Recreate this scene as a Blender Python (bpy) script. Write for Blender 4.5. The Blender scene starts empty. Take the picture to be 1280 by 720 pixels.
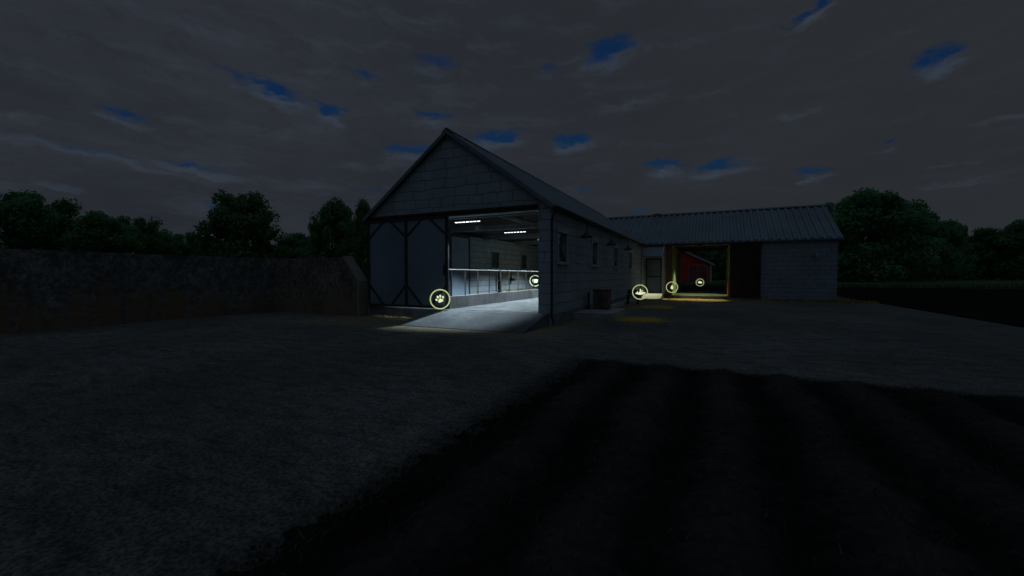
import bpy, bmesh, math, random
from mathutils import Vector, Matrix, noise
random.seed(7)
R = math.radians
sc = bpy.context.scene
COL = sc.collection

# ------------------------------------------------------------------ camera
CAM = Vector((5.045, -13.546, 1.75))
cd = bpy.data.cameras.new('camera')
cd.sensor_width = 36.0
cd.lens = 517.11 / 1280 * 36
cd.clip_start = 0.05
cd.clip_end = 6000
cam = bpy.data.objects.new('camera', cd)
COL.objects.link(cam)
cam.location = CAM
cam.rotation_euler = (R(90 - 1.757), 0, 0.45036)
sc.camera = cam
FW = Vector((-math.sin(.45036), math.cos(.45036), 0))
RT = Vector((math.cos(.45036), math.sin(.45036), 0))


def spot_at(px, depth):
    """ground position seen at photo column px, depth metres ahead"""
    return CAM.xy.to_3d() + FW * depth + RT * ((px - 640) / 517.11 * depth)


# ------------------------------------------------------------------ node helpers
class NT:
    def __init__(self, tree):
        self.t = tree
        self.n = tree.nodes
        self.n.clear()

    def add(self, kind, **kw):
        nd = self.n.new(kind)
        for k, v in kw.items():
            setattr(nd, k, v)
        return nd

    def link(self, a, b):
        self.t.links.new(a, b)

    def _set(self, sock, v):
        if hasattr(v, 'is_output'):
            self.link(v, sock)
        else:
            sock.default_value = v

    def math(self, op, a, b=0.0, c=None, clamp=False):
        nd = self.add('ShaderNodeMath', operation=op, use_clamp=clamp)
        self._set(nd.inputs[0], a)
        self._set(nd.inputs[1], b)
        if c is not None:
            self._set(nd.inputs[2], c)
        return nd.outputs[0]

    def vmath(self, op, a, b=(0, 0, 0)):
        nd = self.add('ShaderNodeVectorMath', operation=op)
        self._set(nd.inputs[0], a)
        if len(nd.inputs) > 1 and op not in ('LENGTH', 'NORMALIZE'):
            self._set(nd.inputs[1], b)
        return nd.outputs['Value'] if op in ('LENGTH', 'DOT_PRODUCT', 'DISTANCE') else nd.outputs[0]

    def mix(self, fac, a, b):
        nd = self.add('ShaderNodeMix', data_type='RGBA')
        self._set(nd.inputs[0], fac)
        self._set(nd.inputs[6], a if hasattr(a, 'is_output') else (*a, 1))
        self._set(nd.inputs[7], b if hasattr(b, 'is_output') else (*b, 1))
        return nd.outputs[2]

    def noise(self, vec, scale, detail=4, rough=.55, dist=0.0):
        nd = self.add('ShaderNodeTexNoise')
        nd.inputs['Scale'].default_value = scale
        nd.inputs['Detail'].default_value = detail
        nd.inputs['Roughness'].default_value = rough
        nd.inputs['Distortion'].default_value = dist
        if vec is not None:
            self.link(vec, nd.inputs['Vector'])
        return nd.outputs['Fac']

    def smooth(self, v, lo, hi, a=0.0, b=1.0):
        nd = self.add('ShaderNodeMapRange', interpolation_type='SMOOTHSTEP')
        self._set(nd.inputs[0], v)
        for i, q in enumerate((lo, hi, a, b)):
            nd.inputs[i + 1].default_value = q
        return nd.outputs[0]

    def combine(self, x, y, z):
        nd = self.add('ShaderNodeCombineXYZ')
        for i, q in enumerate((x, y, z)):
            self._set(nd.inputs[i], q)
        return nd.outputs[0]

    def sep(self, v):
        nd = self.add('ShaderNodeSeparateXYZ')
        self.link(v, nd.inputs[0])
        return nd.outputs

    def scale(self, v, s):
        return self.vmath('MULTIPLY', v, s)


def new_mat(name):
    m = bpy.data.materials.new(name)
    m.use_nodes = True
    nt = NT(m.node_tree)
    out = nt.add('ShaderNodeOutputMaterial')
    b = nt.add('ShaderNodeBsdfPrincipled')
    nt.link(b.outputs[0], out.inputs[0])
    b.inputs['Specular IOR Level'].default_value = .25
    return m, nt, b, out


def bump(nt, b, h, dist=.02, strength=1.0):
    nd = nt.add('ShaderNodeBump')
    nd.inputs['Strength'].default_value = strength
    nd.inputs['Distance'].default_value = dist
    nt.link(h, nd.inputs['Height'])
    nt.link(nd.outputs[0], b.inputs['Normal'])


def world_pos(nt):
    return nt.add('ShaderNodeNewGeometry').outputs['Position']


def m_plain(name, col, rough=.7, var=.25, scale=3.0, metal=0.0, bumpd=.004, bscale=30):
    m, nt, b, o = new_mat(name)
    p = world_pos(nt)
    n = nt.noise(p, scale, 5)
    c = nt.mix(nt.smooth(n, .3, .7), tuple(q * (1 - var) for q in col), tuple(min(1, q * (1 + var)) for q in col))
    nt.link(c, b.inputs['Base Color'])
    b.inputs['Roughness'].default_value = rough
    b.inputs['Metallic'].default_value = metal
    if bumpd:
        bump(nt, b, nt.noise(p, bscale, 4), bumpd)
    return m


def m_block(name, base, joint, bw, bh, jit=.05, mort=.018):
    """limewashed stone block walling: joints, mottling, stains"""
    m, nt, b, o = new_mat(name)
    p = world_pos(nt)
    x, y, z = nt.sep(p)
    u = nt.math('ADD', x, y)
    uv = nt.combine(u, z, 0.0)
    dn = nt.add('ShaderNodeTexNoise')
    dn.inputs['Scale'].default_value = 1.1
    dn.inputs['Detail'].default_value = 5
    nt.link(p, dn.inputs['Vector'])
    off = nt.scale(nt.vmath('SUBTRACT', dn.outputs['Color'], (.5, .5, .5)), (jit * 2, jit * 2, 0))
    uvd = nt.vmath('ADD', uv, off)
    br = nt.add('ShaderNodeTexBrick')
    br.offset = .42
    br.squash = .62
    br.squash_frequency = 3
    nt.link(uvd, br.inputs['Vector'])
    br.inputs['Color1'].default_value = (.8, .8, .8, 1)
    br.inputs['Color2'].default_value = (1, 1, 1, 1)
    br.inputs['Mortar'].default_value = (0, 0, 0, 1)
    br.inputs['Scale'].default_value = 1.0
    br.inputs['Mortar Size'].default_value = mort
    br.inputs['Mortar Smooth'].default_value = .25
    br.inputs['Brick Width'].default_value = bw
    br.inputs['Row Height'].default_value = bh
    tone = nt.sep(br.outputs['Color'])[0]
    mot = nt.noise(p, .8, 6, .6)
    mot2 = nt.noise(p, 9, 5, .6)
    keep = nt.smooth(nt.noise(p, 1.5, 5), .40, .60, .08, 1.0)   # worn joints disappear in places
    col = nt.mix(nt.smooth(mot, .3, .7), tuple(q * .86 for q in base), tuple(q * 1.08 for q in base))
    col = nt.mix(nt.math('MULTIPLY', nt.smooth(mot2, .45, .75), .3), col, tuple(q * .72 for q in base))
    tn = nt.add('ShaderNodeMix', data_type='RGBA', blend_type='MULTIPLY')
    tn.inputs[0].default_value = .45
    nt.link(col, tn.inputs[6])
    tc = nt.combine(tone, tone, tone)
    nt.link(tc, tn.inputs[7])
    jf = nt.math('MULTIPLY', br.outputs['Fac'], keep)
    col2 = nt.mix(jf, tn.outputs[2], joint)
    nt.link(col2, b.inputs['Base Color'])
    b.inputs['Roughness'].default_value = .85
    h = nt.math('ADD', nt.math('MULTIPLY', jf, -1.0), nt.math('MULTIPLY', mot2, .5))
    bump(nt, b, h, .02)
    return m


def m_emit(name, col, strength):
    m, nt, b, o = new_mat(name)
    b.inputs['Base Color'].default_value = (.6, .6, .55, 1)
    b.inputs['Emission Color'].default_value = (*col, 1)
    b.inputs['Emission Strength'].default_value = strength
    return m


M = {}
M['block'] = m_block('limewashed_block', (.31, .40, .465), (.16, .20, .235), 1.0, .37, .12, .017)
M['block_far'] = m_block('limewashed_small_block', (.24, .315, .38), (.13, .16, .19), .62, .30, .05, .012)
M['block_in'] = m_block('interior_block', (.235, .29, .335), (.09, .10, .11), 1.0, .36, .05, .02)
M['plinth'] = m_plain('dark_plinth_render', (.16, .18, .22), .9, .3, 2)
M['stone_trim'] = m_plain('stone_trim', (.37, .44, .50), .8, .15, 4)
M['track'] = m_plain('rusty_black_track', (.045, .032, .03), .6, .4, 6)
M['frame'] = m_plain('black_iron_frame', (.035, .035, .04), .55, .35, 6)
M['door'] = m_plain('blue_grey_door_sheet', (.16, .225, .29), .6, .15, .7)
M['wood_dark'] = m_plain('dark_tarred_wood', (.035, .028, .024), .8, .4, 5)
M['wood_jamb'] = m_plain('brown_jamb_wood', (.09, .065, .05), .8, .35, 5)
M['beam'] = m_plain('grey_roof_beam', (.15, .16, .18), .8, .2, 3)
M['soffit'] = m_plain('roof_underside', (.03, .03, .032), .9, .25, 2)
M['black_metal'] = m_plain('black_metal', (.03, .03, .032), .5, .3, 8)
M['pipe_grey'] = m_plain('zinc_pipe', (.28, .3, .32), .45, .15, 5)
M['passage'] = m_plain('passage_plaster', (.25, .27, .22), .85, .15, 4)
M['white_pipe'] = m_plain('pale_post_paint', (.5, .51, .5), .6, .1, 5)
M['rail'] = m_plain('galvanised_rail', (.2, .22, .23), .5, .15, 6, .3)
M['post'] = m_plain('dark_rail_post', (.035, .037, .04), .5, .3, 6)
M['rust'] = m_plain('rust_brown_sheet', (.15, .10, .08), .8, .35, 3.5)
M['glass'] = m_plain('dusty_glass', (.05, .055, .06), .15, .2, 3, 0, 0)
M['trim_white'] = m_plain('white_trim', (.38, .38, .39), .6, .1, 2, 0, 0)
M['red'] = m_plain('red_barn_boards', (.50, .03, .025), .8, .2, 1.0)
M['red_door'] = m_plain('dull_red_door_boards', (.22, .06, .07), .8, .2, 1.0)
M['red_strip'] = m_plain('reddish_wall_strip', (.42, .1, .07), .6, .2, 3)
M['far_roof'] = m_plain('far_barn_roof', (.2, .21, .22), .7, .2, 1)
M['straw'] = m_plain('straw', (.22, .18, .08), .9, .35, 14, 0, .02, 25)
M['straw_ground'] = m_plain('trodden_straw', (.62, .43, .11), .9, .4, 9, 0, 0)
M['bark'] = m_plain('bark', (.09, .07, .055), .9, .35, 4, 0, .03, 12)
M['grassblade'] = m_plain('grass_blades', (.09, .18, .07), .9, .4, .4, 0, 0)
M['drygrass'] = m_plain('dry_verge_grass', (.30, .25, .085), .9, .4, 1.5, 0, 0)
M['stubble'] = m_plain('dark_stubble', (.06, .058, .04), .95, .4, 3, 0, 0)
M['redgrass'] = m_plain('brown_seed_grass', (.17, .11, .075), .9, .4, .4, 0, 0)
M['led'] = m_emit('led_tube', (.95, 1.0, 1.0), 2.2)
M['ring'] = m_emit('marker_ring_glow', (.62, .70, .31), .72)
M['emblem'] = m_emit('marker_emblem_glow', (.80, .88, .55), .95)
M['bulb'] = m_emit('warm_bulb', (.95, 1.0, .55), 3.0)


def m_concrete(name, base, stain, stain_amt, stain_z=None, streak=True):
    m, nt, b, o = new_mat(name)
    p = world_pos(nt)
    x, y, z = nt.sep(p)
    n1 = nt.noise(p, .7, 7, .65)
    n2 = nt.noise(p, 14, 5, .7)
    sp = nt.scale(p, (2.2, 2.2, .35))
    n3 = nt.noise(sp, 1.3, 5, .6)
    c = nt.mix(nt.smooth(n1, .32, .68), tuple(q * .68 for q in base), tuple(q * 1.3 for q in base))
    c = nt.mix(nt.math('MULTIPLY', nt.smooth(n2, .42, .72), .6), c, tuple(q * .6 for q in base))
    if stain_z is not None:
        n4 = nt.noise(p, 5, 6, .75)
        c = nt.mix(nt.smooth(n4, .40, .62), nt.scale(c, (.55, .55, .55)), nt.scale(c, (1.45, 1.45, 1.42)))
        low = nt.smooth(nt.math('ADD', z, nt.math('MULTIPLY', nt.math('SUBTRACT', n1, .5), 3.0)), stain_z + .6, stain_z - .6)
        f = nt.math('MULTIPLY', low, nt.smooth(n3, .3, .62), clamp=True)
        c = nt.mix(nt.math('MULTIPLY', f, stain_amt), c, stain)
    elif stain_amt:
        c = nt.mix(nt.math('MULTIPLY', nt.smooth(n3, .45, .7), stain_amt), c, stain)
    nt.link(c, b.inputs['Base Color'])
    b.inputs['Roughness'].default_value = .9
    bump(nt, b, nt.math('ADD', nt.math('MULTIPLY', n2, .6), n1), .02)
    return m


M['yardwall'] = m_concrete('weathered_concrete', (.150, .168, .172), (.20, .145, .09), 1.05, .95)
M['yardwall_brown'] = m_concrete('weathered_brown_concrete', (.155, .150, .138), (.20, .15, .10), 1.7, .9)
M['concrete'] = m_concrete('pale_concrete', (.36, .38, .37), (.2, .19, .16), .4)
M['wall_end'] = m_concrete('pale_wall_end', (.22, .215, .19), (.2, .19, .16), .4)
M['floor'] = m_concrete('floor_concrete', (.105, .12, .13), (.035, .04, .043), .85)
M['bounce_cut'] = m_plain('dark_pen_floor', (.05, .045, .04), .9, .3, 2)
M['far_soil'] = m_plain('dark_fallow_soil', (.016, .015, .014), 1.0, .3, .6, 0, .03, 4)
M['dim_trim'] = m_plain('greyed_trim', (.27, .22, .24), .7, .1, 2, 0, 0)
M['dark_door'] = m_plain('dark_side_door_sheet', (.10, .14, .19), .6, .2, 1)
M['kerb'] = m_concrete('kerb_concrete', (.17, .18, .19), (.1, .1, .1), .4)
M['ramp'] = m_concrete('ramp_concrete', (.12, .142, .16), (.075, .085, .095), .55)


def m_roof(name, base):
    m, nt, b, o = new_mat(name)
    p = world_pos(nt)
    n1 = nt.noise(p, .5, 6, .6)
    n2 = nt.noise(nt.scale(p, (3, 3, 1)), 2.5, 5, .6)
    c = nt.mix(nt.smooth(n1, .3, .7), tuple(q * .85 for q in base), tuple(q * 1.12 for q in base))
    c = nt.mix(nt.math('MULTIPLY', nt.smooth(n2, .5, .75), .35), c, tuple(q * .65 for q in base))
    nt.link(c, b.inputs['Base Color'])
    b.inputs['Roughness'].default_value = .6
    bump(nt, b, n2, .004)
    return m


M['roof'] = m_roof('grey_sheet_roof', (.155, .195, .235))


def m_leaf(name, lo, hi):
    m, nt, b, o = new_mat(name)
    g = nt.add('ShaderNodeNewGeometry')
    oi = nt.add('ShaderNodeObjectInfo')
    n = nt.noise(g.outputs['Position'], .45, 3)
    f = nt.math('ADD', nt.math('MULTIPLY', g.outputs['Random Per Island'], .5), nt.math('MULTIPLY', nt.smooth(n, .3, .7), .5))
    c = nt.mix(f, lo, hi)
    hs = nt.add('ShaderNodeHueSaturation')
    nt.link(nt.math('ADD', .48, nt.math('MULTIPLY', oi.outputs['Random'], .04)), hs.inputs['Hue'])
    nt.link(nt.math('ADD', .8, nt.math('MULTIPLY', oi.outputs['Random'], .4)), hs.inputs['Value'])
    nt.link(c, hs.inputs['Color'])
    nt.link(hs.outputs[0], b.inputs['Base Color'])
    b.inputs['Roughness'].default_value = .7
    tr = nt.add('ShaderNodeBsdfTranslucent')
    nt.link(hs.outputs[0], tr.inputs[0])
    mx = nt.add('ShaderNodeMixShader')
    mx.inputs[0].default_value = .45
    nt.link(b.outputs[0], mx.inputs[1])
    nt.link(tr.outputs[0], mx.inputs[2])
    nt.link(mx.outputs[0], o.inputs[0])
    return m


M['leaf'] = m_leaf('broad_leaves', (.06, .20, .085), (.17, .38, .15))


for k_ in ('far_soil', 'bounce_cut', 'straw_ground', 'stubble', 'dim_trim'):
    for nd_ in M[k_].node_tree.nodes:
        if nd_.type == 'BSDF_PRINCIPLED':
            nd_.inputs['Specular IOR Level'].default_value = 0


# ------------------------------------------------------------------ ground materials
def m_yard():
    m, nt, b, o = new_mat('yard_gravel')
    p = world_pos(nt)
    x, y, z = nt.sep(p)
    n1 = nt.noise(p, .22, 6, .6)
    n2 = nt.noise(nt.scale(p, (1, 2.4, 1)), 1.6, 6, .65)
    n3 = nt.noise(p, 28, 4, .7)
    n4 = nt.noise(nt.scale(p, (1, 1.5, 1)), 7, 6, .75)
    v = nt.add('ShaderNodeTexVoronoi')
    v.inputs['Scale'].default_value = 16
    nt.link(p, v.inputs['Vector'])
    base = (.165, .168, .158)
    c = nt.mix(nt.smooth(n1, .3, .7), tuple(q * .72 for q in base), tuple(q * 1.28 for q in base))
    c = nt.mix(nt.math('MULTIPLY', nt.smooth(n2, .42, .68), .7), c, (.05, .056, .058))
    c = nt.mix(nt.math('MULTIPLY', nt.smooth(n4, .44, .62), .5), c, (.066, .071, .070))
    c = nt.mix(nt.math('MULTIPLY', nt.smooth(n4, .56, .74), .5), c, (.17, .18, .175))
    c = nt.mix(nt.math('MULTIPLY', nt.smooth(n3, .42, .58), .8), nt.scale(c, (.62, .62, .62)), nt.scale(c, (1.5, 1.5, 1.5)))
    n5 = nt.noise(nt.scale(p, (.8, 3.2, 1)), 3.5, 6, .75)
    c = nt.mix(nt.math('MULTIPLY', nt.smooth(n5, .48, .64), .55), c, nt.scale(c, (.5, .52, .54)))
    c = nt.mix(nt.math('MULTIPLY', nt.smooth(v.outputs['Distance'], .25, .05), .35), c, (.16, .17, .17))

    # worn tan dirt along the feet of the buildings
    def boxdist(cx, cy, hx, hy):
        q = nt.vmath('ABSOLUTE', nt.vmath('SUBTRACT', nt.combine(x, y, 0.0), (cx, cy, 0)))
        q = nt.vmath('MAXIMUM', nt.vmath('SUBTRACT', q, (hx, hy, 0)), (0, 0, 0))
        return nt.vmath('LENGTH', q)
    d = nt.math('MINIMUM', boxdist(-4.2, 9, 4.3, 11.2), boxdist(2, 25, 10.5, 4.8))
    d = nt.math('ADD', d, nt.math('MULTIPLY', nt.math('SUBTRACT', n2, .5), 2.2))
    dm = nt.math('MULTIPLY', nt.smooth(d, 1.9, .1), nt.smooth(nt.noise(p, 3.1, 5, .7), .3, .6, .35, 1))
    c = nt.mix(dm, c, nt.mix(nt.smooth(n3, .35, .7), (.13, .115, .075), (.36, .32, .21)))
    dfl = nt.math('ADD', boxdist(8.6, -11.3, 6.05, 6.05), nt.math('MULTIPLY', nt.math('SUBTRACT', n2, .5), .9))
    c = nt.mix(nt.math('MULTIPLY', nt.smooth(dfl, .42, -.05), nt.smooth(n4, .36, .6, .4, .95)), c, (.03, .031, .029))
    for cx, cy, hx, hy in ((4.0, 18.7, 1.9, .9), (2.5, 3.2, .5, .4), (2.3, 10.3, .5, .6)):
        ds = nt.math('ADD', boxdist(cx, cy, hx, hy), nt.math('MULTIPLY', nt.math('SUBTRACT', n2, .5), 1.8))
        c = nt.mix(nt.math('MULTIPLY', nt.smooth(ds, .5, -.1), nt.smooth(n3, .3, .6, .45, .95)), c, (.44, .31, .075))
    nt.link(c, b.inputs['Base Color'])
    b.inputs['Roughness'].default_value = .95
    b.inputs['Specular IOR Level'].default_value = .1
    h = nt.math('ADD', nt.math('ADD', nt.math('MULTIPLY', n3, .5), n4), nt.math('ADD', n2, nt.math('MULTIPLY', v.outputs['Distance'], .4)))
    bump(nt, b, h, .035)
    return m


def m_soil():
    m, nt, b, o = new_mat('dark_tilled_soil')
    p = world_pos(nt)
    n1 = nt.noise(p, .8, 6, .65)
    n2 = nt.noise(p, 13, 6, .7)
    c = nt.mix(nt.smooth(n1, .3, .7), (.026, .027, .026), (.05, .051, .047))
    c = nt.mix(nt.math('MULTIPLY', nt.smooth(n2, .52, .72), .6), c, (.08, .075, .06))
    dry = nt.smooth(nt.math('ADD', nt.sep(p)[2], nt.math('MULTIPLY', nt.math('SUBTRACT', n2, .5), .12)), .02, .15, .30, 1.25)  # furrow contrast put into the soil colour: darker low, paler on crests
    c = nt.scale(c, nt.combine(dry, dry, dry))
    nt.link(c, b.inputs['Base Color'])
    b.inputs['Roughness'].default_value = 1
    b.inputs['Specular IOR Level'].default_value = .05
    bump(nt, b, n2, .05)
    return m


def m_grass():
    m, nt, b, o = new_mat('meadow_turf')
    p = world_pos(nt)
    n1 = nt.noise(p, .08, 6, .6)
    n2 = nt.noise(p, 2.0, 6, .7)
    c = nt.mix(nt.smooth(n1, .35, .65), (.035, .085, .035), (.065, .115, .045))
    c = nt.mix(nt.math('MULTIPLY', nt.smooth(n2, .45, .7), .5), c, (.028, .06, .025))
    nt.link(c, b.inputs['Base Color'])
    b.inputs['Roughness'].default_value = 1
    bump(nt, b, n2, .1)
    return m


M['yard'] = m_yard()
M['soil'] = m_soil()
M['turf'] = m_grass()


# ------------------------------------------------------------------ mesh helpers
class MB:
    def __init__(self):
        self.v = []
        self.f = []

    def quad(self, *pts):
        i = len(self.v)
        self.v += [tuple(q) for q in pts]
        self.f.append(tuple(range(i, i + len(pts))))
        return self

    def box(self, x0, x1, y0, y1, z0, z1):
        i = len(self.v)
        self.v += [(x, y, z) for z in (z0, z1) for y in (y0, y1) for x in (x0, x1)]
        for f in ((0, 2, 3, 1), (4, 5, 7, 6), (0, 1, 5, 4), (2, 6, 7, 3), (0, 4, 6, 2), (1, 3, 7, 5)):
            self.f.append(tuple(i + k for k in f))
        return self

    def prism(self, poly, axis, a0, a1):
        """extrude 2-D polygon (u,v) along axis; 'y': (x,z), 'x': (y,z), 'z': (x,y)"""
        def P(u, v, a):
            return {'y': (u, a, v), 'x': (a, u, v), 'z': (u, v, a)}[axis]
        i = len(self.v)
        n = len(poly)
        self.v += [P(u, v, a0) for u, v in poly] + [P(u, v, a1) for u, v in poly]
        self.f.append(tuple(i + k for k in range(n)))
        self.f.append(tuple(i + n + k for k in reversed(range(n))))
        for k in range(n):
            q = (k + 1) % n
            self.f.append((i + k, i + n + k, i + n + q, i + q))
        return self

    def tube(self, pts, r, n=8, r1=None):
        pts = [Vector(p) for p in pts]
        i = len(self.v)
        rings = len(pts)
        for k, p in enumerate(pts):
            d = (pts[min(k + 1, rings - 1)] - pts[max(k - 1, 0)]).normalized()
            a = d.orthogonal().normalized()
            b = d.cross(a)
            rr = r if r1 is None else r + (r1 - r) * k / (rings - 1)
            for s in range(n):
                t = 2 * math.pi * s / n
                self.v.append(tuple(p + (a * math.cos(t) + b * math.sin(t)) * rr))
        for k in range(rings - 1):
            for s in range(n):
                q = (s + 1) % n
                self.f.append((i + k * n + s, i + k * n + q, i + (k + 1) * n + q, i + (k + 1) * n + s))
        self.f.append(tuple(i + s for s in reversed(range(n))))
        self.f.append(tuple(i + (rings - 1) * n + s for s in range(n)))
        return self

    def bar(self, p0, p1, w, d):
        """square bar in a wall plane: w across, d deep"""
        p0, p1 = Vector(p0), Vector(p1)
        t = (p1 - p0).normalized()
        a = Vector((0, 1, 0))
        if abs(t.dot(a)) > .9:
            a = Vector((1, 0, 0))
        s = t.cross(a).normalized()
        a = s.cross(t).normalized()
        i = len(self.v)
        for p in (p0, p1):
            for u, v in ((-1, -1), (1, -1), (1, 1), (-1, 1)):
                self.v.append(tuple(p + s * u * w / 2 + a * v * d / 2))
        for f in ((3, 2, 1, 0), (4, 5, 6, 7), (0, 1, 5, 4), (1, 2, 6, 5), (2, 3, 7, 6), (3, 0, 4, 7)):
            self.f.append(tuple(i + k for k in f))
        return self

    def lathe(self, prof, c, n=20):
        i = len(self.v)
        for r, z in prof:
            for s in range(n):
                t = 2 * math.pi * s / n
                self.v.append((c[0] + r * math.cos(t), c[1] + r * math.sin(t), c[2] + z))
        for k in range(len(prof) - 1):
            for s in range(n):
                q = (s + 1) % n
                self.f.append((i + k * n + s, i + k * n + q, i + (k + 1) * n + q, i + (k + 1) * n + s))
        return self

    def wall(self, axis, c0, c1, u0, u1, z0, z1, holes=()):
        """slab between c0 and c1 across `axis` ('x': runs along y), with rectangular openings (ua,ub,za,zb)"""
        us = sorted({u0, u1, *[h[0] for h in holes], *[h[1] for h in holes]})
        zs = sorted({z0, z1, *[h[2] for h in holes], *[h[3] for h in holes]})
        solid = {}
        for i in range(len(us) - 1):
            for j in range(len(zs) - 1):
                um, zm = (us[i] + us[i + 1]) / 2, (zs[j] + zs[j + 1]) / 2
                solid[i, j] = not any(h[0] < um < h[1] and h[2] < zm < h[3] for h in holes)

        def P(c, u, z):
            return (c, u, z) if axis == 'x' else (u, c, z)
        for (i, j), s in solid.items():
            if not s:
                continue
            a, b, c, d = us[i], us[i + 1], zs[j], zs[j + 1]
            self.quad(P(c0, a, c), P(c0, b, c), P(c0, b, d), P(c0, a, d))
            self.quad(P(c1, a, c), P(c1, a, d), P(c1, b, d), P(c1, b, c))
            if not solid.get((i - 1, j)):
                self.quad(P(c0, a, c), P(c0, a, d), P(c1, a, d), P(c1, a, c))
            if not solid.get((i + 1, j)):
                self.quad(P(c0, b, c), P(c1, b, c), P(c1, b, d), P(c0, b, d))
            if not solid.get((i, j - 1)):
                self.quad(P(c0, a, c), P(c1, a, c), P(c1, b, c), P(c0, b, c))
            if not solid.get((i, j + 1)):
                self.quad(P(c0, a, d), P(c0, b, d), P(c1, b, d), P(c1, a, d))
        return self

    def build(self, name, mat, parent=None, smooth=False, local=False):
        me = bpy.data.meshes.new(name)
        off = Vector((0, 0, 0))
        if parent is not None and not local:
            off = parent['_base'] if '_base' in parent else Vector((0, 0, 0))
            off = Vector(off)
        me.from_pydata([tuple(Vector(v) - off) for v in self.v], [], self.f)
        me.materials.append(M[mat] if isinstance(mat, str) else mat)
        bm = bmesh.new()
        bm.from_mesh(me)
        bmesh.ops.recalc_face_normals(bm, faces=bm.faces)
        bm.to_mesh(me)
        bm.free()
        if smooth:
            for p in me.polygons:
                p.use_smooth = True
        o = bpy.data.objects.new(name, me)
        COL.objects.link(o)
        if parent is not None:
            o.parent = parent
            o['_base'] = tuple(off)
        return o


def tag(o, label=None, cat=None, group=None, kind=None):
    for k, v in (('label', label), ('category', cat), ('group', group), ('kind', kind)):
        if v:
            o[k] = v
    return o


def thing(name, label, cat, base=(0, 0, 0), group=None, rz=0.0):
    o = bpy.data.objects.new(name, None)
    o.empty_display_size = .2
    COL.objects.link(o)
    o.location = base
    o.rotation_euler.z = rz
    o['_base'] = tuple(base)
    return tag(o, label, cat, group)


def copy_tree(o, parent=None):
    c = o.copy()
    COL.objects.link(c)
    c.parent = parent
    for ch in list(o.children):
        copy_tree(ch, c)
    return c


def spot_lamp(name, parent, loc, target, energy, col, size_deg, blend, radius=.04):
    ld = bpy.data.lights.new(name, 'SPOT')
    ld.energy = energy
    ld.color = col
    ld.spot_size = R(size_deg)
    ld.spot_blend = blend
    ld.shadow_soft_size = radius
    o = bpy.data.objects.new(name, ld)
    COL.objects.link(o)
    o.parent = parent
    o.location = Vector(loc) - Vector(parent['_base'])
    o.rotation_euler = (Vector(target) - Vector(loc)).to_track_quat('-Z', 'Y').to_euler()
    return o


# ------------------------------------------------------------------ terrain
# one turf sheet to the horizon, soil and yard as thin sheets on it
b = MB()
b.quad((-3000, -3000, -.03), (3000, -3000, -.03), (3000, 3000, -.03), (-3000, 3000, -.03))
tag(b.build('ground', 'turf'), kind='structure')
b = MB()
b.quad((-13.8, 30.2, -.02), (160, 30.2, -.02), (160, 62.5, -.02), (-13.8, 62.5, -.02))
b.quad((14.45, -60, -.02), (160, -60, -.02), (160, 30.2, -.02), (14.45, 30.2, -.02))
tag(b.build('soil', 'far_soil'), kind='structure')
b = MB()
b.quad((-14.6, -60, -.006), (14.45, -60, -.006), (14.45, 30.3, -.006), (-14.6, 30.3, -.006))
tag(b.build('yard', 'yard'), kind='structure')


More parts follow.
